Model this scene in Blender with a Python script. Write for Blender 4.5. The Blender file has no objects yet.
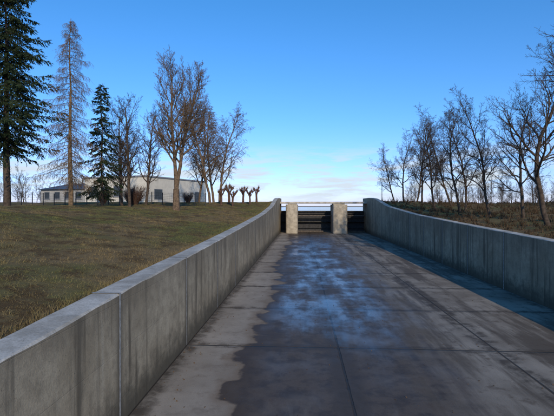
import bpy, math, random
import numpy as np
from mathutils import Vector, Matrix
random.seed(7); np.random.seed(7)
C = bpy.context.scene.collection

# ---------------------------------------------------------------- helpers
def link(o, parent=None):
    C.objects.link(o)
    if parent: o.parent = parent
    return o
def empty(name, loc=(0,0,0), rz=0):
    o = bpy.data.objects.new(name, None); o.location = loc; o.rotation_euler[2] = rz
    return link(o)
def mesh_obj(name, v, f, mats, parent=None, smooth=False, mi=None):
    me = bpy.data.meshes.new(name); me.from_pydata(v, [], f); me.update()
    for m in (mats if isinstance(mats,(list,tuple)) else [mats]): me.materials.append(m)
    if mi is not None: me.polygons.foreach_set('material_index', mi)
    if smooth: me.polygons.foreach_set('use_smooth', [True]*len(me.polygons))
    o = bpy.data.objects.new(name, me)
    return link(o, parent)
def np_mesh(name, verts, nside, mat):
    n = len(verts); nf = n//nside
    me = bpy.data.meshes.new(name)
    me.vertices.add(n); me.vertices.foreach_set('co', np.asarray(verts,dtype=np.float32).ravel())
    me.loops.add(n); me.loops.foreach_set('vertex_index', np.arange(n,dtype=np.int32))
    me.polygons.add(nf); me.polygons.foreach_set('loop_start', np.arange(nf,dtype=np.int32)*nside)
    me.polygons.foreach_set('loop_total', np.full(nf,nside,dtype=np.int32))
    me.update(calc_edges=True); me.materials.append(mat)
    return me
def box(name, x0,x1,y0,y1,z0,z1, mat, parent=None, bevel=0.0):
    v=[(x,y,z) for z in (z0,z1) for y in (y0,y1) for x in (x0,x1)]
    f=[(0,2,3,1),(4,5,7,6),(0,1,5,4),(2,6,7,3),(0,4,6,2),(1,3,7,5)]
    o=mesh_obj(name,v,f,mat,parent)
    if bevel:
        b=o.modifiers.new('b','BEVEL'); b.width=bevel; b.segments=2
    return o

# ---------------------------------------------------------------- node helpers
class NT:
    def __init__(s,name):
        s.m=bpy.data.materials.new(name); s.m.use_nodes=True; s.t=s.m.node_tree; s.n=s.t.nodes
        s.b=s.n['Principled BSDF']; s.geo=s.n.new('ShaderNodeNewGeometry')
        s.b.inputs['Specular IOR Level'].default_value=0.3
    def l(s,a,b): s.t.links.new(a,b)
    def put(s,sock,v):
        if isinstance(v,(int,float)): sock.default_value=v
        elif isinstance(v,tuple): sock.default_value=v if len(v)!=3 or sock.type=='VECTOR' else (*v,1)
        else: s.l(v,sock)
    def pos(s): return s.geo.outputs['Position']
    def scaled(s,vec,sc,loc=(0,0,0)):
        m=s.n.new('ShaderNodeMapping'); s.l(vec,m.inputs['Vector']); m.inputs['Scale'].default_value=sc; m.inputs['Location'].default_value=loc
        return m.outputs[0]
    def noise(s,scale,detail=4,rough=0.6,vec=None,dist=0):
        n=s.n.new('ShaderNodeTexNoise'); n.inputs['Scale'].default_value=scale; n.inputs['Detail'].default_value=detail
        n.inputs['Roughness'].default_value=rough; n.inputs['Distortion'].default_value=dist
        s.l(vec if vec is not None else s.pos(), n.inputs['Vector']); return n.outputs['Fac']
    def math(s,op,a,b=0,c=0):
        n=s.n.new('ShaderNodeMath'); n.operation=op
        s.put(n.inputs[0],a); s.put(n.inputs[1],b); s.put(n.inputs[2],c); return n.outputs[0]
    def mr(s,v,a,b,c=0,d=1,smooth=True):
        n=s.n.new('ShaderNodeMapRange'); n.interpolation_type='SMOOTHSTEP' if smooth else 'LINEAR'
        s.put(n.inputs[0],v)
        for i,q in zip((1,2,3,4),(a,b,c,d)): s.put(n.inputs[i],q)
        return n.outputs[0]
    def mix(s,f,a,b,mode='MIX'):
        n=s.n.new('ShaderNodeMix'); n.data_type='RGBA'; n.blend_type=mode
        s.put(n.inputs[0],f); s.put(n.inputs[6],a); s.put(n.inputs[7],b); return n.outputs[2]
    def bump(s,h,dist,strength=1,prev=None):
        n=s.n.new('ShaderNodeBump'); n.inputs['Distance'].default_value=dist; n.inputs['Strength'].default_value=strength
        s.l(h,n.inputs['Height'])
        if prev: s.l(prev,n.inputs['Normal'])
        return n.outputs[0]
    def out(s,col,rough=0.9,normal=None,spec=None):
        s.put(s.b.inputs['Base Color'],col); s.put(s.b.inputs['Roughness'],rough)
        if normal: s.l(normal,s.b.inputs['Normal'])
        if spec is not None: s.put(s.b.inputs['Specular IOR Level'],spec)
        return s.m

def simple(name,col,var=0.3,scale=8,rough=0.9,metal=0,bump=0.0):
    m=NT(name); n=m.noise(scale,3)
    c=m.mix(m.mr(n,0.3,0.7),tuple(x*(1-var) for x in col),tuple(min(1,x*(1+var)) for x in col))
    m.b.inputs['Metallic'].default_value=metal
    return m.out(c,rough,m.bump(n,bump) if bump else None)

def wall_mat(name):
    m=NT(name)
    sep=m.n.new('ShaderNodeSeparateXYZ'); m.l(m.pos(),sep.inputs[0]); X,Y,Z=sep.outputs
    big=m.noise(0.55,4,0.6); mid=m.noise(3.2,6,0.7); fine=m.noise(45,3,0.7)
    c=m.mix(m.mr(big,0.35,0.65),(0.31,0.245,0.16),(0.47,0.385,0.265))
    c=m.mix(m.mr(mid,0.36,0.72,0,0.65),c,(0.20,0.16,0.108))
    st=m.noise(1.0,5,0.65,m.scaled(m.pos(),(1.5,2.6,0.16)))
    c=m.mix(m.mr(st,0.50,0.66,0,0.85),c,(0.11,0.088,0.060))
    st2=m.noise(1.0,4,0.6,m.scaled(m.pos(),(3,6.5,0.25),(3,1,7)))
    c=m.mix(m.mr(st2,0.56,0.75,0,0.5),c,(0.50,0.43,0.32))
    topm=m.noise(1.0,4,0.6,m.scaled(m.pos(),(2,5,0.5),(9,2,1)))
    cell=m.mr(m.math('ADD',Z,m.math('MULTIPLY',topm,1.4)),2.3,3.4)
    c=m.mix(m.math('MULTIPLY',cell,m.mr(Y,30,55,0.45,0.0)),c,(0.16,0.13,0.095))
    fj=m.math('ABSOLUTE',m.math('SUBTRACT',m.math('FRACT',m.math('ADD',m.math('DIVIDE',m.math('SUBTRACT',Y,7.4),4.4),0.5)),0.5))
    fj=m.math('ADD',m.math('MULTIPLY',fj,4.4),m.math('MULTIPLY',m.math('SUBTRACT',mid,0.5),0.5))
    c=m.mix(m.mr(fj,0.04,0.24,0.65,0),c,(0.12,0.10,0.072))
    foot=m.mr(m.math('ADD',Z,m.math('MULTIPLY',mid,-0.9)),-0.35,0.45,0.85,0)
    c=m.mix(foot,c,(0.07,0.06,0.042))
    bl=m.math('ABSOLUTE',m.math('SUBTRACT',m.math('FRACT',m.math('MULTIPLY',Z,1.0/0.9)),0.5))
    line=m.mr(bl,0.0,0.012,1,0)
    c=m.mix(m.math('MULTIPLY',line,m.mr(mid,0.4,0.6,0,0.14)),c,(0.1,0.09,0.08))
    vo=m.n.new('ShaderNodeTexVoronoi'); m.l(m.pos(),vo.inputs['Vector']); vo.inputs['Scale'].default_value=9
    c=m.mix(m.mr(vo.outputs['Distance'],0.05,0.11,0.6,0),c,(0.06,0.05,0.04))
    c=m.mix(m.mr(fine,0.3,0.8,0,0.4),c,(0.12,0.10,0.072))
    h=m.math('ADD',m.math('MULTIPLY',fine,0.4),m.math('ADD',mid,m.math('MULTIPLY',line,-0.3)))
    return m.out(c,0.9,m.bump(h,0.008),0.2)
M_wall=wall_mat('wall_concrete')
def cap_mat():
    m=NT('wall_cap'); big=m.noise(1.3,5,0.7); fine=m.noise(30,4,0.75)
    c=m.mix(m.mr(big,0.35,0.65),(0.31,0.28,0.235),(0.52,0.48,0.42))
    c=m.mix(m.mr(fine,0.45,0.75,0,0.6),c,(0.15,0.14,0.11))
    return m.out(c,0.9,m.bump(fine,0.006),0.2)
M_cap=cap_mat()
M_joint=simple('joint_sealant',(0.30,0.28,0.25),0.3,12)
M_pier=simple('pier_concrete',(0.37,0.32,0.25),0.22,2.0,bump=0.02)
M_steel=simple('gate_steel',(0.025,0.025,0.028),0.5,3,0.6)
M_rust=simple('rusty_beam',(0.11,0.09,0.075),0.4,5)

def floor_mat():
    m=NT('floor_concrete')
    sep=m.n.new('ShaderNodeSeparateXYZ'); m.l(m.pos(),sep.inputs[0]); X,Y,Z=sep.outputs
    n1=m.noise(0.45,4,0.6); n2=m.noise(2.2,6,0.68); n3=m.noise(38,3,0.7); nb=m.noise(0.9,2,0.45)
    stv=m.scaled(m.pos(),(1.3,0.13,1)); s1=m.noise(1.0,5,0.65,stv)
    stf=m.scaled(m.pos(),(0.9,0.22,1),(4,9,0)); s2=m.noise(1.0,6,0.62,stf)
    iy=m.math('FLOOR',m.math('DIVIDE',m.math('SUBTRACT',Y,7.4),4.4)); ix=m.math('FLOOR',m.math('DIVIDE',m.math('ADD',X,3.32),4.34))
    cmb=m.n.new('ShaderNodeCombineXYZ'); m.l(ix,cmb.inputs[0]); m.l(iy,cmb.inputs[1])
    wn=m.n.new('ShaderNodeTexWhiteNoise'); m.l(cmb.outputs[0],wn.inputs['Vector']); slab=wn.outputs['Value']
    cmb2=m.n.new('ShaderNodeCombineXYZ'); m.l(iy,cmb2.inputs[1])
    wn2=m.n.new('ShaderNodeTexWhiteNoise'); m.l(cmb2.outputs[0],wn2.inputs['Vector']); row=wn2.outputs['Value']
    xb=m.math('ADD',X,1.45)
    xb=m.math('ADD',xb,m.math('MULTIPLY',m.math('SUBTRACT',row,0.5),0.8))
    xb=m.math('ADD',xb,m.math('MULTIPLY',m.math('SUBTRACT',nb,0.5),1.7))
    xb=m.math('ADD',xb,m.math('MULTIPLY',m.math('SUBTRACT',n2,0.5),0.55))
    damp=m.mr(xb,-0.08,0.08)
    halo=m.mr(xb,-0.6,0.0)
    dry=m.mix(m.mr(n1,0.3,0.7),(0.26,0.22,0.175),(0.38,0.33,0.27))
    dry=m.mix(m.math('MULTIPLY',slab,0.4),dry,(0.20,0.17,0.135))
    dry=m.mix(m.mr(n2,0.48,0.72,0,0.6),dry,(0.155,0.125,0.098))
    dry=m.mix(m.mr(n3,0.4,0.8,0,0.4),dry,(0.13,0.11,0.09))
    dry=m.mix(m.math('MULTIPLY',halo,0.65),dry,(0.155,0.108,0.072))
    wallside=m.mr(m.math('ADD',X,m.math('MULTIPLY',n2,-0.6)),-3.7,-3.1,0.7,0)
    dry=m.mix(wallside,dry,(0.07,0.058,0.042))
    wet=m.mix(m.mr(n2,0.3,0.7),(0.050,0.034,0.023),(0.12,0.088,0.062))
    wet=m.mix(m.mr(n1,0.5,0.7,0,0.6),wet,(0.155,0.12,0.09))
    right=m.mix(m.mr(n1,0.35,0.65),(0.175,0.145,0.112),(0.29,0.25,0.20))
    right=m.mix(m.mr(s1,0.45,0.60,0,0.85),right,(0.088,0.068,0.05))
    rx=m.mr(m.math('ADD',X,m.math('MULTIPLY',m.math('SUBTRACT',s1,0.5),6.0)),2.2,4.8)
    wetc=m.mix(rx,wet,right)
    wetc=m.mix(m.mr(n2,0.52,0.68,0,0.6),wetc,(0.065,0.043,0.029))
    wetc=m.mix(m.mr(s2,0.55,0.7,0,0.4),wetc,(0.20,0.165,0.13))
    wetc=m.mix(m.mr(n3,0.45,0.8,0,0.35),wetc,(0.035,0.028,0.022))
    wetc=m.mix(m.mr(xb,0.0,0.9,0.65,0),wetc,(0.055,0.036,0.023))
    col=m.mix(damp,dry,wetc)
    def jl(v,off,per,w):
        f=m.math('ABSOLUTE',m.math('SUBTRACT',m.math('FRACT',m.math('ADD',m.math('DIVIDE',m.math('SUBTRACT',v,off),per),0.5)),0.5))
        f=m.math('ADD',m.math('MULTIPLY',f,per),m.math('MULTIPLY',m.math('SUBTRACT',n2,0.5),0.06))
        return m.mr(f,w*0.35,w,1,0)
    j=m.math('MAXIMUM',jl(X,-3.32,4.34,0.04),jl(Y,7.4,4.4,0.045))
    col=m.mix(m.math('MULTIPLY',j,0.85),col,(0.022,0.019,0.016))
    jh=m.math('MAXIMUM',jl(X,-3.32,4.34,0.50),jl(Y,7.4,4.4,0.32))
    col=m.mix(m.math('MULTIPLY',jh,m.mr(n2,0.4,0.6,0.1,0.7)),col,(0.045,0.034,0.025))
    core=m.math('MULTIPLY',m.mr(X,-1.7,-0.4),m.mr(X,2.2,6.5,1,0.10))
    far=m.mr(Y,8,15,0.15,1)
    film=m.mr(m.math('ADD',m.math('MULTIPLY',n1,0.35),m.math('ADD',m.math('MULTIPLY',s2,0.45),m.math('MULTIPLY',n2,0.25))),0.44,0.62)
    film=m.math('MULTIPLY',m.math('MULTIPLY',film,core),m.math('MULTIPLY',damp,far))
    rough=m.math('ADD',m.mr(damp,0,1,0.9,0.62),m.math('MULTIPLY',film,-0.42))
    rough=m.math('ADD',rough,m.math('MULTIPLY',m.math('SUBTRACT',n2,0.5),0.35))
    rough=m.math('ADD',rough,m.math('MULTIPLY',rx,0.2))
    h=m.math('ADD',m.math('MULTIPLY',n3,0.5),m.math('ADD',m.math('MULTIPLY',n2,0.6),m.math('MULTIPLY',j,-2.0)))
    bn=m.n.new('ShaderNodeBump'); m.l(h,bn.inputs['Height']); bn.inputs['Distance'].default_value=0.010
    m.l(m.mr(film,0,1,0.8,0.18),bn.inputs['Strength'])
    spec=m.math('ADD',m.mr(damp,0,1,0.2,0.24),m.math('MULTIPLY',film,0.26))
    return m.out(col,rough,bn.outputs[0],spec)
M_floor=floor_mat()

def ground_mat():
    m=NT('grass_ground'); a=m.noise(0.22,4,0.6); b=m.noise(1.1,5,0.7); c_=m.noise(9,5,0.75); f=m.noise(60,2,0.7)
    c=m.mix(m.mr(a,0.42,0.60),(0.130,0.122,0.040),(0.205,0.142,0.070))
    c=m.mix(m.mr(b,0.45,0.60,0,0.9),c,(0.09,0.054,0.025))
    c=m.mix(m.mr(c_,0.45,0.7,0,0.45),c,(0.20,0.155,0.078))
    c=m.mix(m.mr(f,0.45,0.7,0,0.5),c,(0.04,0.03,0.015))
    h=m.math('ADD',m.math('MULTIPLY',c_,1.0),m.math('MULTIPLY',f,0.4))
    return m.out(c,1.0,m.bump(h,0.05),0.1)
M_ground=ground_mat()
def blade_mat(name,a,b,c3):
    m=NT(name); n=m.noise(0.22,4,0.6); k=m.noise(1.1,5,0.7); q=m.noise(14,2,0.5)
    c=m.mix(m.mr(n,0.42,0.60),a,b); c=m.mix(m.mr(k,0.45,0.60,0,0.8),c,tuple(x*0.55 for x in b)); c=m.mix(m.mr(q,0.45,0.7,0,0.6),c,c3)
    return m.out(c,0.95,None,0.1)
M_blade=blade_mat('grass_blades',(0.135,0.138,0.042),(0.215,0.155,0.072),(0.25,0.19,0.10))
M_brush=blade_mat('dry_brush',(0.06,0.042,0.025),(0.095,0.06,0.035),(0.12,0.085,0.05))
M_bark=simple('bark_brown',(0.13,0.087,0.054),0.4,6)
M_barkd=simple('bark_dark',(0.066,0.047,0.034),0.4,6)
M_barkl=simple('larch_bark',(0.15,0.098,0.055),0.4,6)
M_barkr=simple('willow_bark',(0.09,0.050,0.036),0.4,8)
M_needle=blade_mat('spruce_needles',(0.014,0.026,0.012),(0.03,0.045,0.02),(0.045,0.055,0.025))
M_white=simple('white_render',(0.58,0.54,0.46),0.08,1.5)
M_grey=simple('grey_render',(0.34,0.33,0.31),0.1,1.5)
M_roof=simple('roof_sheet',(0.07,0.075,0.085),0.2,3,0.6)
M_glass=simple('window_glass',(0.03,0.04,0.05),0.3,1,0.08)
M_trim=simple('metal_trim',(0.22,0.22,0.23),0.15,4,0.5)

# ---------------------------------------------------------------- terrain
PY=[-60,0,4.6,7.4,13.5,16,22,27,34.5,37,48.6,52,57,61,64,90]
PZ=[2.2,2.2,2.28,2.42,2.56,2.62,2.80,2.95,3.22,3.30,4.0,4.45,5.05,5.2,5.2,5.2]
_yy=np.arange(-60,90.01,0.5); _zz=np.interp(_yy,PY,PZ); _k=np.hanning(13); _k/=_k.sum()
_zs=np.convolve(np.pad(_zz,6,mode='edge'),_k,mode='valid')
def wtop(y): return np.interp(y,_yy,_zs)
def sm(t): t=np.clip(t,0,1); return t*t*(3-2*t)
def rough_(X,Y):
    return 0.05*np.sin(X*0.9+1.3*np.sin(Y*0.37))+0.05*np.sin(Y*0.7+X*0.31)+0.03*np.sin(X*2.1+Y*1.7)+0.02*np.sin(Y*3.1-X*1.3)
def tz(X,Y):
    X=np.asarray(X,float); Y=np.asarray(Y,float)
    e=np.minimum(wtop(Y)-0.14,4.5)
    tl=3.96+0.54*sm((Y-42)/18)
    tt=np.clip((-X-3.9)/15,0,1)
    L=e+(tl-e)*(0.5*sm(tt)+0.5*(1-(1-tt)**2))
    tr=3.2+1.2*sm((Y-40)/25)+0.7*sm((X-25)/40)
    R=e+(tr-e)*sm((X-12)/16)
    z=np.where(X<3,L,R)+rough_(X,Y)*sm((np.abs(X-3)-7.2)/3)
    far=sm((np.hypot(X,Y)-110)/150); z=z*(1-far)+3.4*far
    ys_=np.where((X>-3.8)&(X<10.15),61.0,66.0)
    bas=sm((Y-ys_)/4)*sm((X+17)/4)*sm((90-X)/10)*sm((420-Y)/20)
    z=z*(1-bas)+1.5*bas
    return z
def lines(a,b,s0,grow,lim):
    out=[a]; s=s0
    sg=1 if b>a else -1
    while (b-out[-1])*sg>0 and len(out)<lim:
        out.append(out[-1]+s*sg); s*=grow
    out[-1]=b; return out
xs=sorted(set(lines(-3.65,-1500,0.45,1.045,140)+[0.0,3.0,6.0]+lines(10.05,1500,0.45,1.045,140)))
ys=sorted(set(lines(0,-300,0.8,1.12,60)+list(np.arange(0.8,72,0.7))+lines(72,1500,1.0,1.07,100)))
GX,GY=np.meshgrid(xs,ys); GZ=tz(GX,GY)
nx=len(xs); v=np.stack([GX,GY,GZ],-1).reshape(-1,3).tolist(); f=[]
for j in range(len(ys)-1):
    for i in range(nx-1):
        if xs[i]>=-3.7 and xs[i+1]<=10.1 and ys[j]<65: continue
        a=j*nx+i; f.append((a,a+1,a+nx+1,a+nx))
mesh_obj('ground',v,f,M_ground,smooth=True)
mw=NT('reservoir_water'); nb=mw.noise(1.2,3,0.6)
M_water=mw.out((0.05,0.08,0.10),0.12,mw.bump(nb,0.01))
mesh_obj('water',[(-16.5,67.2,3.0),(90,67.2,3.0),(90,410,3.0),(-16.5,410,3.0)],[(0,1,2,3)],M_water)

# ---------------------------------------------------------------- channel
fy=list(np.arange(-40,67.1,2)); fv=[];ff=[]
for y in fy: fv+=[(-3.5,y,0),(9.85,y,0)]
for i in range(len(fy)-1): ff.append((2*i,2*i+1,2*i+3,2*i+2))
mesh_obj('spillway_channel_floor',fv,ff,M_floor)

def wall(name,xin,xout):
    Ys=sorted(set(list(np.arange(-40,67.01,0.5)))); v=[];f=[];mi=[]
    s=1 if xout>xin else -1; c=0.025; R=random.Random(4)
    for y in Ys:
        z=float(wtop(y))+R.gauss(0,0.0025); q=c*R.uniform(0.6,1.5)
        v+=[(xin,y,-0.3),(xin,y,z-q),(xin+s*q,y,z),(xout-s*c,y,z),(xout,y,z-c),(xout,y,-0.3)]
    for i in range(len(Ys)-1):
        for k in range(5):
            a=i*6+k; f.append((a,a+1,a+7,a+6)); mi.append(1 if k in(1,2,3) else 0)
    f.append(tuple(range(6))); mi.append(0)
    n=len(v); f.append(tuple(range(n-6,n))); mi.append(0)
    y=7.4-4.4*9
    while y<61:
        z=float(wtop(y)); w=0.035
        b=len(v); xi=xin-s*0.004
        v+=[(xi,y-w,0.002),(xi,y+w,0.002),(xi,y+w,z+0.006),(xi,y-w,z+0.006),(xout,y+w,z+0.008),(xout,y-w,z+0.008)]
        f+=[(b,b+1,b+2,b+3),(b+3,b+2,b+4,b+5)]; mi+=[2,2]
        y+=4.4
    return mesh_obj(name,v,f,[M_wall,M_cap,M_joint],mi=mi)
wall('concrete_wall',-3.32,-3.84)
wall('concrete_wall.001',9.68,10.20)

# ---------------------------------------------------------------- gate structure
weir=empty('sluice_gate_weir')
def pier(nm,cx,w):
    y0,y1=60.8,66.6; r=0.35; pts=[]
    for k in range(7):
        a=math.pi/2*k/6; pts.append((cx+w/2-r+r*math.cos(a-math.pi/2), y0+r+r*math.sin(a-math.pi/2)))
    prof=[(2*cx-x,y) for x,y in reversed(pts)]+pts+[(cx+w/2,y1),(cx-w/2,y1)]
    n=len(prof); v=[(x,y,0) for x,y in prof]+[(x,y,4.22) for x,y in prof]
    f=[(i,(i+1)%n,n+(i+1)%n,n+i) for i in range(n)]+[tuple(range(n,2*n))]
    mesh_obj(nm,v,f,M_pier,weir)
    box(nm+'_bearing',cx-w/2+0.2,cx+w/2-0.2,63.0,66.2,4.222,4.36,M_pier,weir)
pier('pier_1',-1.5,1.75); pier('pier_2',5.55,2.1)
box('deck',-3.315,9.675,62.9,66.2,4.363,4.66,M_cap,weir,0.02)
for k,(a,b) in enumerate([(-3.318,-2.378),(-0.622,4.497),(6.603,9.678)]):
    box(f'gate_{k}',a,b,66.0,66.1,0.0,3.1,M_steel,weir)
    for i,z in enumerate((0.5,1.3,2.1,2.7)):
        box(f'rib_{k}_{i}',a,b,65.75,65.997,z,z+0.1,M_steel,weir)
    box(f'gate_beam_{k}',a,b,65.65,66.2,3.103,3.25,M_rust,weir)
    if b-a>2:
        box(f'tie_beam_{k}',a,b,64.2,64.45,2.45,2.62,M_rust,weir,0.02)
    box(f'sill_{k}',a,b,65.0,65.7,0.004,0.16,M_rust,weir)
box('abutment_left',-7.5,-3.85,61.5,67,3.5,4.66,M_pier,weir)
box('abutment_right',10.21,13.5,61.5,67,3.5,4.66,M_pier,weir)

def lamp(x,y,h):
    e=empty('street_lamp',(x,y,float(tz(x,y))))
    v=[];f=[];n=8
    prof=[(0.09,0),(0.09,0.5),(0.06,0.55),(0.04,h)]
    for r,z in prof: v+=[(r*math.cos(2*math.pi*k/n),r*math.sin(2*math.pi*k/n),z) for k in range(n)]
    for i in range(len(prof)-1):
        for k in range(n): f.append((i*n+k,i*n+(k+1)%n,(i+1)*n+(k+1)%n,(i+1)*n+k))
    mesh_obj('pole',v,f,M_trim,e,True)
    box('arm',-0.4,0.0,-0.03,0.03,h-0.05,h+0.01,M_trim,e); box('lantern',-0.75,-0.39,-0.1,0.1,h-0.08,h+0.03,M_trim,e,0.02)
lamp(12.3,65,3.3)

# ---------------------------------------------------------------- trees
def ortho(d):
    a=Vector((0,0,1)) if abs(d.z)<0.9 else Vector((1,0,0))
    u=d.cross(a).normalized(); return u,d.cross(u).normalized()
class Tube:
    def __init__(s): s.v=[]; s.f=[]
    def chain(s,pts,rad,n):
        base=len(s.v); m=len(pts)
        for i,p in enumerate(pts):
            d=(pts[min(i+1,m-1)]-pts[max(i-1,0)])
            if d.length<1e-6: d=Vector((0,0,1))
            u,w=ortho(d.normalized()); r=rad[i]
            for k in range(n):
                a=2*math.pi*k/n; s.v.append(tuple(p+u*(r*math.cos(a))+w*(r*math.sin(a))))
        for i in range(m-1):
            for k in range(n):
                a=base+i*n+k; b=base+i*n+(k+1)%n; s.f.append((a,b,b+n,a+n))
def rv(R): return Vector((R.gauss(0,1),R.gauss(0,1),R.gauss(0,1)))
def bare(seed,h,r,kids=(9,7,6,5),ratio=(0.62,0.55,0.5,0.5),start=0.28,ang=(48,45,45,45),up=0.10,lean=(0,0),split=1,wob=0.12,droop=0.0,rmin=0.007,spread=0.28,fork=1.0,az0=0.0):
    R=random.Random(seed); T=Tube()
    def grow(p,d,L,r,lev):
        nseg=(9,6,5,3,2)[lev]; pts=[p.copy()]; rad=[r]; dirs=[d.copy()]
        rend=r*(0.25 if lev<2 else 0.4)
        for i in range(nseg):
            g=up if lev<3 else up-droop
            d=(d+rv(R)*wob*(0.6 if lev==0 else 1.2)+Vector((0,0,g*(0.4 if lev==0 else 1.2)))).normalized()
            p=p+d*(L/nseg); pts.append(p.copy()); dirs.append(d.copy())
            rad.append(max(rmin*0.7,r+(rend-r)*((i+1)/nseg)))
        T.chain(pts,rad,(8,6,4,3,3)[lev])
        if lev>=len(kids): return
        K=kids[lev]; s0=start if lev==0 else 0.15
        for k in range(K):
            t=s0+(1-s0)*((k+R.random()*0.9)/K); t=min(t,0.999); x=t*nseg; i=int(x); q=x-i
            bp=pts[i].lerp(pts[i+1],q); bd=dirs[i+1]
            u,w=ortho(bd); az=k*2.399+R.random()*0.9
            a=math.radians(ang[lev]*R.uniform(0.65,1.25))*(1.0 if lev>0 else (1.2-0.6*t))
            nd=(bd*math.cos(a)+(u*math.cos(az)+w*math.sin(az))*math.sin(a)).normalized()
            shape=1-0.5*(t-s0)/(1-s0) if lev==0 else 1-0.45*t
            rr=rad[i]*(0.55 if lev==0 else 0.6)
            grow(bp,nd,L*ratio[lev]*shape*R.uniform(0.7,1.15),max(rmin,rr),lev+1)
    if split==1:
        grow(Vector((0,0,-0.2)),Vector((lean[0],lean[1],1)).normalized(),h,r,0)
    else:
        F=Vector((lean[0]*.5,lean[1]*.5,fork))
        T.chain([Vector((0,0,-0.2)),Vector((0,0,0.5*fork)),F+Vector((0,0,0.15))],[r*1.4,r*1.1,r],9)
        for k in range(split):
            az=az0+k*2*math.pi/split+R.random()*0.5
            grow(F,Vector((lean[0]+spread*math.cos(az),lean[1]+spread*math.sin(az),1)).normalized(),(h-fork)*R.uniform(0.85,1.0),r*0.72,0)
    return T
def tree_mesh(T,mat,nm):
    me=bpy.data.meshes.new(nm); me.from_pydata(T.v,[],T.f); me.update(); me.materials.append(mat)
    me.polygons.foreach_set('use_smooth',[True]*len(me.polygons)); return me
def place(name,me,x,y,rz=0,s=1,sink=0.0):
    o=bpy.data.objects.new(name,me); o.location=(x,y,float(tz(x,y))-sink); o.rotation_euler[2]=rz
    o.scale=(s,s,s) if not isinstance(s,tuple) else s; return link(o)

T=bare(14,11.6,0.25,kids=(17,10,7,6),ratio=(0.46,0.55,0.5,0.5),start=0.20,ang=(50,48,45,45),split=2,up=0.14,wob=0.11,rmin=0.008,spread=0.19,fork=1.7)
place('bare_deciduous_tree',tree_mesh(T,M_bark,'decid_big'),-10.8,35.2,0.75,1.02)
T=bare(5,12.0,0.16,kids=(18,9,7,6),ratio=(0.40,0.5,0.55,0.6),start=0.18,ang=(42,42,42,40),up=0.10,droop=0.40,rmin=0.008)
mB=tree_mesh(T,M_bark,'birch_a')
place('birch_tree',mB,-11.5,51.5,0.3,1.05); place('birch_tree',mB,-13.4,53.5,2.1,0.98); place('birch_tree',mB,-10.8,54,4.0,1.02); place('birch_tree',mB,-12.2,57,5.2,1.12)
T=bare(21,10.0,0.17,kids=(16,9,7,5),ratio=(0.42,0.52,0.5,0.5),start=0.18,up=0.10,rmin=0.008)
mD=tree_mesh(T,M_barkd,'decid_b')
place('bare_deciduous_tree',mD,-18.0,42.5,1.0,1.08); place('bare_deciduous_tree',mD,-19.9,45,3.3,1.0)
place('bare_deciduous_tree',mD,-17.6,46,5.4,1.0); place('bare_deciduous_tree',mD,-24.5,55,0.4,0.8)

def conifer(seed,h,R0,bare_,r0,t0=0.12,nb=150,powr=0.75,ragged=0.25):
    R=random.Random(seed); T=Tube(); N=[]
    pts=[Vector((0.05*math.sin(i),0.05*math.cos(i*1.3),h*i/14-0.2)) for i in range(15)]
    T.chain(pts,[max(0.015,r0*(1-i/14.3)) for i in range(15)],8)
    for b in range(nb):
        t=t0+(0.985-t0)*((b+R.random())/nb)
        z=h*t-0.2; az=b*2.399+R.gauss(0,0.35)
        L=R0*((1-t)**powr)*R.uniform(0.85-ragged*1.4,0.9+ragged)+0.15
        if t<t0+0.08: L*=R.uniform(0.5,0.9)
        lift=(0.35 if t>0.75 else 0.02)-0.25*(1-t)
        d=Vector((math.cos(az),math.sin(az),lift+R.gauss(0,0.08))).normalized()
        p=Vector((0,0,z)); P=[p.copy()]; n=6; D=[d.copy()]
        for i in range(n):
            d=(d+rv(R)*0.07+Vector((0,0,-0.09 if i<3 else 0.07))).normalized(); p=p+d*(L/n); P.append(p.copy()); D.append(d.copy())
        T.chain(P,[max(0.008,0.035*(1-t*0.5)*(1-i/(n+1))) for i in range(n+1)],3)
        side=Vector((-math.sin(az),math.cos(az),0))
        m=int(6+L*(9 if not bare_ else 6))
        for k in range(m):
            x=(0.1+0.9*(k+R.random())/m)*n; i=min(n-1,int(x)); q=P[i].lerp(P[i+1],min(1,x-i))
            sg=1 if k%2 else -1
            l=min((0.22+0.34*L*(1-x/n)+0.1)*R.uniform(0.6,1.2),0.95)
            td=(D[i]*0.6+side*sg*R.uniform(0.3,1)+Vector((0,0,R.uniform(-0.75,-0.05)))).normalized()
            if bare_:
                e=q+td*l*0.6; e2=e+(td+Vector((0,0,-0.6))).normalized()*l*0.5
                T.chain([q,e,e2],[0.010,0.008,0.006],3)
                for u in range(4):
                    s_=q.lerp(e2,R.uniform(0.2,1)); T.chain([s_,s_+Vector((R.gauss(0,.10),R.gauss(0,.10),-R.uniform(0.1,0.32)))],[0.006,0.004],3)
            else:
                for u in range(5):
                    s_=q+td*l*(u/4.5)
                    nd=(td*0.9+rv(R)*0.42+Vector((0,0,-0.3))).normalized()
                    w=nd.cross(rv(R)).normalized()*R.uniform(0.02,0.045); ll=R.uniform(0.14,0.30)
                    N+=[tuple(s_-w),tuple(s_+nd*ll*0.5-w*1.3),tuple(s_+nd*ll),tuple(s_+w)]
    return T,N
def put_conifer(name,seed,h,R0,bare_,r0,x,y,mat,**kw):
    T,N=conifer(seed,h,R0,bare_,r0,**kw)
    e=empty(name,(x,y,float(tz(x,y))))
    link(bpy.data.objects.new('trunk_and_branches',tree_mesh(T,mat,name+'_wood')),e)
    if N: link(bpy.data.objects.new('needles',np_mesh(name+'_needles',N,4,M_needle)),e)
put_conifer('larch_tree',3,14.4,3.0,True,0.19,-17.5,30.5,M_barkl,t0=0.14,nb=130,powr=0.7,ragged=0.35)
put_conifer('spruce_tree',4,19.5,4.6,False,0.26,-21.8,29.5,M_barkd,t0=0.22,nb=270,powr=0.6,ragged=0.35)
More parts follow.
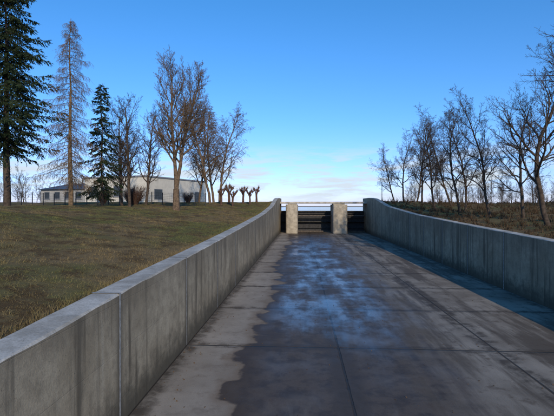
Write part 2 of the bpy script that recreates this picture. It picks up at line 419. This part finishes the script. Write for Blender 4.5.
put_conifer('spruce_tree',9,11.8,2.1,False,0.15,-18.9,38.3,M_barkd,t0=0.10,nb=95,powr=0.8,ragged=0.5)

mats=[]
for i,(sd,h) in enumerate([(31,9.4),(47,9.8),(53,9.2),(61,9.6)]):
    T=bare(sd,h,0.13,kids=(15,9,7,5),ratio=(0.46,0.55,0.5,0.5),start=0.2,ang=(48,46,45,45),up=0.09,lean=(-0.14,0.0),wob=0.17,rmin=0.0075)
    mats.append(tree_mesh(T,M_barkd,f'bank_tree_{i}'))
T=bare(77,10.2,0.17,kids=(14,9,7,6),ratio=(0.52,0.55,0.5,0.5),start=0.25,ang=(52,46,45,45),up=0.13,lean=(-0.42,0.0),wob=0.17,rmin=0.0075)
place('bare_deciduous_tree',tree_mesh(T,M_barkd,'bank_tree_near'),14.3,25.0,0.0,0.97)
rt=[(16.2,31.5,0,0.3,0.90),(15.4,35,1,-0.4,0.93),(15.0,40.5,3,0.5,0.95),(16.8,44,0,2.4,1.0),(14.6,46.5,1,0.4,0.95),
    (17.6,50,2,-0.5,1.0),(15.0,53,3,1.2,0.98),(13.7,57,0,0.1,0.93),(16.2,60,1,2.9,0.95),(14.0,63.5,2,0.0,0.85)]
for x,y,k,rz,s in rt: place('bare_deciduous_tree',mats[k],x,y,rz,s)
T=bare(88,12.8,0.22,kids=(17,10,7,6),ratio=(0.54,0.55,0.5,0.5),start=0.2,up=0.08,lean=(-0.04,0),wob=0.15,rmin=0.008)
place('bare_deciduous_tree',tree_mesh(T,M_barkd,'edge_tree'),17.6,25.0,1.0,1.12)

def pollard(seed):
    R=random.Random(seed); T=Tube()
    T.chain([Vector((0,0,-0.1)),Vector((0.03,0,0.6)),Vector((0,0.04,1.05)),Vector((0,0,1.3))],[0.16,0.12,0.12,0.17],8)
    for k in range(6):
        az=k*1.05+R.random()*0.7; d=Vector((0.45*math.cos(az),0.45*math.sin(az),0.8)).normalized()
        p=Vector((0,0,1.0)); e=p+d*R.uniform(0.5,1.1)
        T.chain([p,(p+e)/2+rv(R)*0.04,e,e+d*0.1],[0.09,0.06,0.14,0.05],6)
        for q in range(14):
            dd=(d+rv(R)*0.6).normalized(); T.chain([e,e+dd*R.uniform(0.15,0.38)],[0.013,0.007],3)
    return T
pm=[tree_mesh(pollard(s),M_barkr,f'pollard_{s}') for s in (1,2,3)]
for i,(x,y,s) in enumerate([(-9.8,50,1.05),(-9.1,51.6,1.2),(-8.2,49.0,0.95),(-7.4,52,1.05),(-6.4,50.8,.9),(-5.8,53.0,1.0)]):
    place('pollard_willow',pm[i%3],x,y,i*1.7,s)
T=Tube(); R=random.Random(5)
for k in range(260):
    az=R.random()*6.28; d=Vector((math.cos(az)*R.uniform(0,.7),math.sin(az)*R.uniform(0,.7),1)).normalized(); p=Vector((math.cos(az)*.25,math.sin(az)*.25,0)); L=R.uniform(0.9,2.3)
    m_=p+d*L*0.5; e=m_+(d+rv(R)*0.2).normalized()*L*0.5; T.chain([p,m_,e],[0.016,0.012,0.006],3)
    for q in range(4):
        s_=m_.lerp(e,R.random()); T.chain([s_,s_+(d+rv(R)*0.7).normalized()*0.35],[0.009,0.006],3)
ms=tree_mesh(T,M_barkr,'shrub'); place('bare_shrub',ms,-19.0,46.3,0,1.05); place('bare_shrub',ms,-21,50,2,0.9); place('bare_shrub',ms,-25.5,52,4,0.9); place('bare_shrub',ms,-15,54,1,0.7)

def low_tree(seed):
    return bare(seed,9,0.12,kids=(11,7,6),ratio=(0.5,0.55,0.55),start=0.08,up=0.1,rmin=0.018)
lows=[low_tree(s) for s in (101,102,103)]
R=random.Random(3)
def merged(name,items,mat):
    vv=[];ff=[];o=0
    for T,x,y,s,rz in items:
        A=np.array(T.v); c,sn=math.cos(rz),math.sin(rz)
        B=np.stack([A[:,0]*c-A[:,1]*sn,A[:,0]*sn+A[:,1]*c,A[:,2]],1)*s+np.array([x,y,float(tz(x,y))])
        vv.append(B); ff.append(np.array(T.f,dtype=np.int32)+o); o+=len(B)
    V=np.concatenate(vv); F=np.concatenate(ff)
    me=bpy.data.meshes.new(name); me.vertices.add(len(V)); me.vertices.foreach_set('co',V.astype(np.float32).ravel())
    me.loops.add(F.size); me.loops.foreach_set('vertex_index',F.ravel()); me.polygons.add(len(F))
    me.polygons.foreach_set('loop_start',np.arange(len(F),dtype=np.int32)*4); me.polygons.foreach_set('loop_total',np.full(len(F),4,dtype=np.int32))
    me.update(calc_edges=True); me.materials.append(mat); link(bpy.data.objects.new(name,me))
items=[]
for k in range(70):
    items.append((lows[k%3],R.uniform(24,75),R.uniform(42,66),R.uniform(0.28,0.55),R.random()*6))
for k in range(50):
    items.append((lows[k%3],R.uniform(14,34),R.uniform(52,66),R.uniform(0.20,0.38),R.random()*6))
for k in range(30):
    items.append((lows[k%3],R.uniform(-95,-55),R.uniform(80,120),R.uniform(0.5,0.9),R.random()*6))
merged('distant_trees',items,M_barkd)

# ---------------------------------------------------------------- grass & brush
def blades(name,n,xr,yr,h,w,mat,power=1.0,clump=0,lean=0.5):
    u=np.random.rand(n)**power; X=xr[0]+(xr[1]-xr[0])*u; Y=yr[0]+(yr[1]-yr[0])*np.random.rand(n)**power
    if clump:
        k=max(1,n//clump); cx=X[:k]; cy=Y[:k]; idx=np.random.randint(0,k,n)
        X=cx[idx]+np.random.randn(n)*0.06; Y=cy[idx]+np.random.randn(n)*0.06
    keep=(X<-3.87)|(X>10.25); X=X[keep];Y=Y[keep]; n=len(X); Z=tz(X,Y)-0.01
    hh=h*(0.45+0.9*np.random.rand(n)); sc=1+np.hypot(X,Y)/30
    a=np.random.rand(n)*6.283; lx=np.random.randn(n)*lean*hh; ly=np.random.randn(n)*lean*hh; ww=w*sc*(0.6+0.8*np.random.rand(n))
    P0=np.stack([X-np.cos(a)*ww,Y-np.sin(a)*ww,Z],1);P1=np.stack([X+np.cos(a)*ww,Y+np.sin(a)*ww,Z],1);P2=np.stack([X+lx,Y+ly,Z+hh],1)
    V=np.stack([P0,P1,P2],1).reshape(-1,3)
    link(bpy.data.objects.new(name,np_mesh(name,V,3,mat)))
blades('grass',280000,(-3.9,-26),(2,56),0.045,0.004,M_blade,1.35,clump=4,lean=0.9)
blades('grass',20000,(-4,-14),(3,45),0.08,0.004,M_blade,1.3,clump=14,lean=0.7)
blades('grass',7000,(-3.86,-4.15),(2,60),0.14,0.004,M_blade,1.3,clump=8,lean=0.4)
blades('dry_undergrowth',60000,(10.3,60),(8,70),0.22,0.008,M_brush,1.4,clump=12,lean=0.5)
blades('dry_undergrowth',12000,(12.0,70),(12,72),0.8,0.007,M_brush,1.2,clump=16,lean=0.3)

n=2600; X=np.concatenate([np.random.uniform(-14,-3.9,1500),np.random.uniform(-3.2,9.6,800),np.random.uniform(-3.3,-2.6,300)]); Y=3+40*np.random.rand(n)**1.4
Z=np.where(X<-3.87,tz(X,Y)+0.02,0.006); s=np.random.uniform(0.012,0.03,n); a=np.random.rand(n)*6.28
ca,sa=np.cos(a)*s,np.sin(a)*s; tl=np.random.uniform(0,0.02,n)
V=np.stack([np.stack([X-ca,Y-sa,Z],1),np.stack([X+sa*.6,Y-ca*.6,Z+tl],1),np.stack([X+ca,Y+sa,Z+tl],1),np.stack([X-sa*.6,Y+ca*.6,Z],1)],1).reshape(-1,3)
link(bpy.data.objects.new('fallen_leaves',np_mesh('fallen_leaves',V,4,simple('dead_leaf',(0.12,0.07,0.035),0.4,3))))

# ---------------------------------------------------------------- building
ang=-math.atan2(0.318,0.948)
bz=float(tz(-30,72))-0.1
B=empty('flat_roof_building',(-24.8,65.0,bz),ang)
H=4.35
box('main_walls',-13,0,0,18,0,H,M_white,B)
box('roof_parapet',-13.15,0.15,-0.15,18.15,H+0.002,H+0.22,M_trim,B)
box('low_wing_walls',-26,-13.003,2,14,0,2.7,M_grey,B)
v=[(-26.5,1.5,2.702),(-13.16,1.5,2.702),(-13.16,14.5,2.702),(-26.5,14.5,2.702),(-25.5,8,4.1),(-13.16,8,4.1)]
mesh_obj('low_wing_roof',v,[(0,1,5,4),(2,3,4,5),(3,0,4),(1,2,5),(3,2,1,0)],M_roof,B)
def window(nm,x0,x1,z0,z1,face='f'):
    if face=='f':
        y=0 if x1>-13 else 2
        box(nm+'_frame',x0-.08,x1+.08,y-0.05,y-0.003,z0-.08,z1+.08,M_trim,B); box(nm+'_glass',x0,x1,y-0.056,y-0.051,z0,z1,M_glass,B)
        box(nm+'_sill',x0-.15,x1+.15,y-0.16,y-0.003,z0-.15,z0-.083,M_trim,B)
    else:
        box(nm+'_frame',0.003,0.05,x0-.08,x1+.08,z0-.08,z1+.08,M_trim,B); box(nm+'_glass',0.051,0.056,x0,x1,z0,z1,M_glass,B)
for i,x in enumerate((-12,-9.3,-6.6)): window(f'window_{i}',x,x+1.7,1.3,2.9)
window('door',-3.6,-2.4,0.1,2.4)
for i,x in enumerate((-25,-22.4,-19.8,-17.2,-14.9)): window(f'wing_window_{i}',x,x+1.2,1.0,2.2)
window('side_window_0',2,4.0,0.8,2.4,'s')
window('side_door',14.0,15.2,0.1,2.3,'s')
box('chimney',-8,-7.2,8,8.8,H+.222,H+1.0,M_white,B)

fe=empty('wire_fence')
N=32; fx=lambda k:-50+k*1.25; fyy=lambda k:45+k*0.1
for k in range(N):
    x=fx(k); y=fyy(k); z=float(tz(x,y))
    box(f'post_{k}',x-0.04,x+0.04,y-0.04,y+0.04,z-0.1,z+1.5,M_steel,fe)
Tw=Tube()
for zz in (0.1,0.3,0.5,0.7,0.9,1.1,1.3,1.47):
    Tw.chain([Vector((fx(k),fyy(k)+0.05,float(tz(fx(k),fyy(k)))+zz)) for k in range(N)],[0.009]*N,3)
for q in range((N-1)*5):
    k=q/5; x=fx(k); y=fyy(k)+0.05; z=float(tz(x,y)); Tw.chain([Vector((x,y,z+0.08)),Vector((x,y,z+1.47))],[0.006]*2,3)
mesh_obj('wires',Tw.v,Tw.f,M_steel,fe)

# ---------------------------------------------------------------- light, sky, camera
EL=math.radians(23); AZ=math.radians(163)
w=bpy.data.worlds.new('World'); bpy.context.scene.world=w; w.use_nodes=True
t=w.node_tree; n=t.nodes; bg=n['Background']
sky=n.new('ShaderNodeTexSky'); sky.sky_type='NISHITA'; sky.sun_disc=False; sky.sun_elevation=EL; sky.sun_rotation=AZ
sky.air_density=1.0; sky.dust_density=0.3; sky.ozone_density=2.0
tc=n.new('ShaderNodeTexCoord'); mp=n.new('ShaderNodeMapping'); mp.inputs['Scale'].default_value=(2.2,2.2,16); mp.inputs['Location'].default_value=(0.35,0.1,0.2)
t.links.new(tc.outputs['Generated'],mp.inputs[0])
nz=n.new('ShaderNodeTexNoise'); nz.inputs['Scale'].default_value=3.0; nz.inputs['Detail'].default_value=8; nz.inputs['Roughness'].default_value=0.62; nz.inputs['Distortion'].default_value=0.4
t.links.new(mp.outputs[0],nz.inputs['Vector'])
def MR(sock,a,b,c,d):
    q=n.new('ShaderNodeMapRange'); q.interpolation_type='SMOOTHSTEP'; t.links.new(sock,q.inputs[0])
    for i,x in zip((1,2,3,4),(a,b,c,d)): q.inputs[i].default_value=x
    return q.outputs[0]
def MU(a,b):
    q=n.new('ShaderNodeMath'); q.operation='MULTIPLY'; t.links.new(a,q.inputs[0]); t.links.new(b,q.inputs[1]); return q.outputs[0]
sp=n.new('ShaderNodeSeparateXYZ'); t.links.new(tc.outputs['Generated'],sp.inputs[0])
msk=MU(MR(nz.outputs['Fac'],0.44,0.62,0,0.95),MU(MR(sp.outputs[2],0.0,0.03,0.4,1),MR(sp.outputs[2],0.07,0.16,1,0)))
cr=n.new('ShaderNodeValToRGB'); t.links.new(sp.outputs[2],cr.inputs[0]); els=cr.color_ramp.elements
els[0].position=0.0; els[0].color=(0.42,0.48,0.92,1); els[1].position=0.55; els[1].color=(0.19,0.58,0.86,1)
e=els.new(0.07); e.color=(0.37,0.49,0.86,1)
e=els.new(0.20); e.color=(0.28,0.52,0.82,1)
mm=n.new('ShaderNodeMix'); mm.data_type='RGBA'; mm.blend_type='MULTIPLY'; mm.inputs[0].default_value=1
t.links.new(sky.outputs[0],mm.inputs[6]); t.links.new(cr.outputs[0],mm.inputs[7])
mx=n.new('ShaderNodeMix'); mx.data_type='RGBA'; t.links.new(msk,mx.inputs[0])
t.links.new(mm.outputs[2],mx.inputs[6]); mx.inputs[7].default_value=(2.9,3.3,3.7,1)
vs=n.new('ShaderNodeVectorMath'); vs.operation='SCALE'; t.links.new(mx.outputs[2],vs.inputs[0]); vs.inputs['Scale'].default_value=2.15
t.links.new(vs.outputs[0],bg.inputs[0]); bg.inputs[1].default_value=0.11

sun=bpy.data.lights.new('sun','SUN'); sun.energy=3.3; sun.angle=math.radians(0.5); sun.color=(1,0.84,0.62)
so=bpy.data.objects.new('sun',sun); link(so)
d=Vector((math.sin(AZ)*math.cos(EL),math.cos(AZ)*math.cos(EL),math.sin(EL)))
so.rotation_euler=d.to_track_quat('Z','Y').to_euler(); so.location=(30,-30,30)

cam=bpy.data.cameras.new('camera'); co=bpy.data.objects.new('camera',cam); link(co)
cam.sensor_width=36; cam.lens=36*416/554; cam.clip_end=5000; cam.clip_start=0.05
co.location=(0,0,4.0); co.rotation_euler=(math.radians(89.73),0,math.radians(3.44))
bpy.context.scene.camera=co
bpy.context.scene.view_settings.view_transform='Standard'
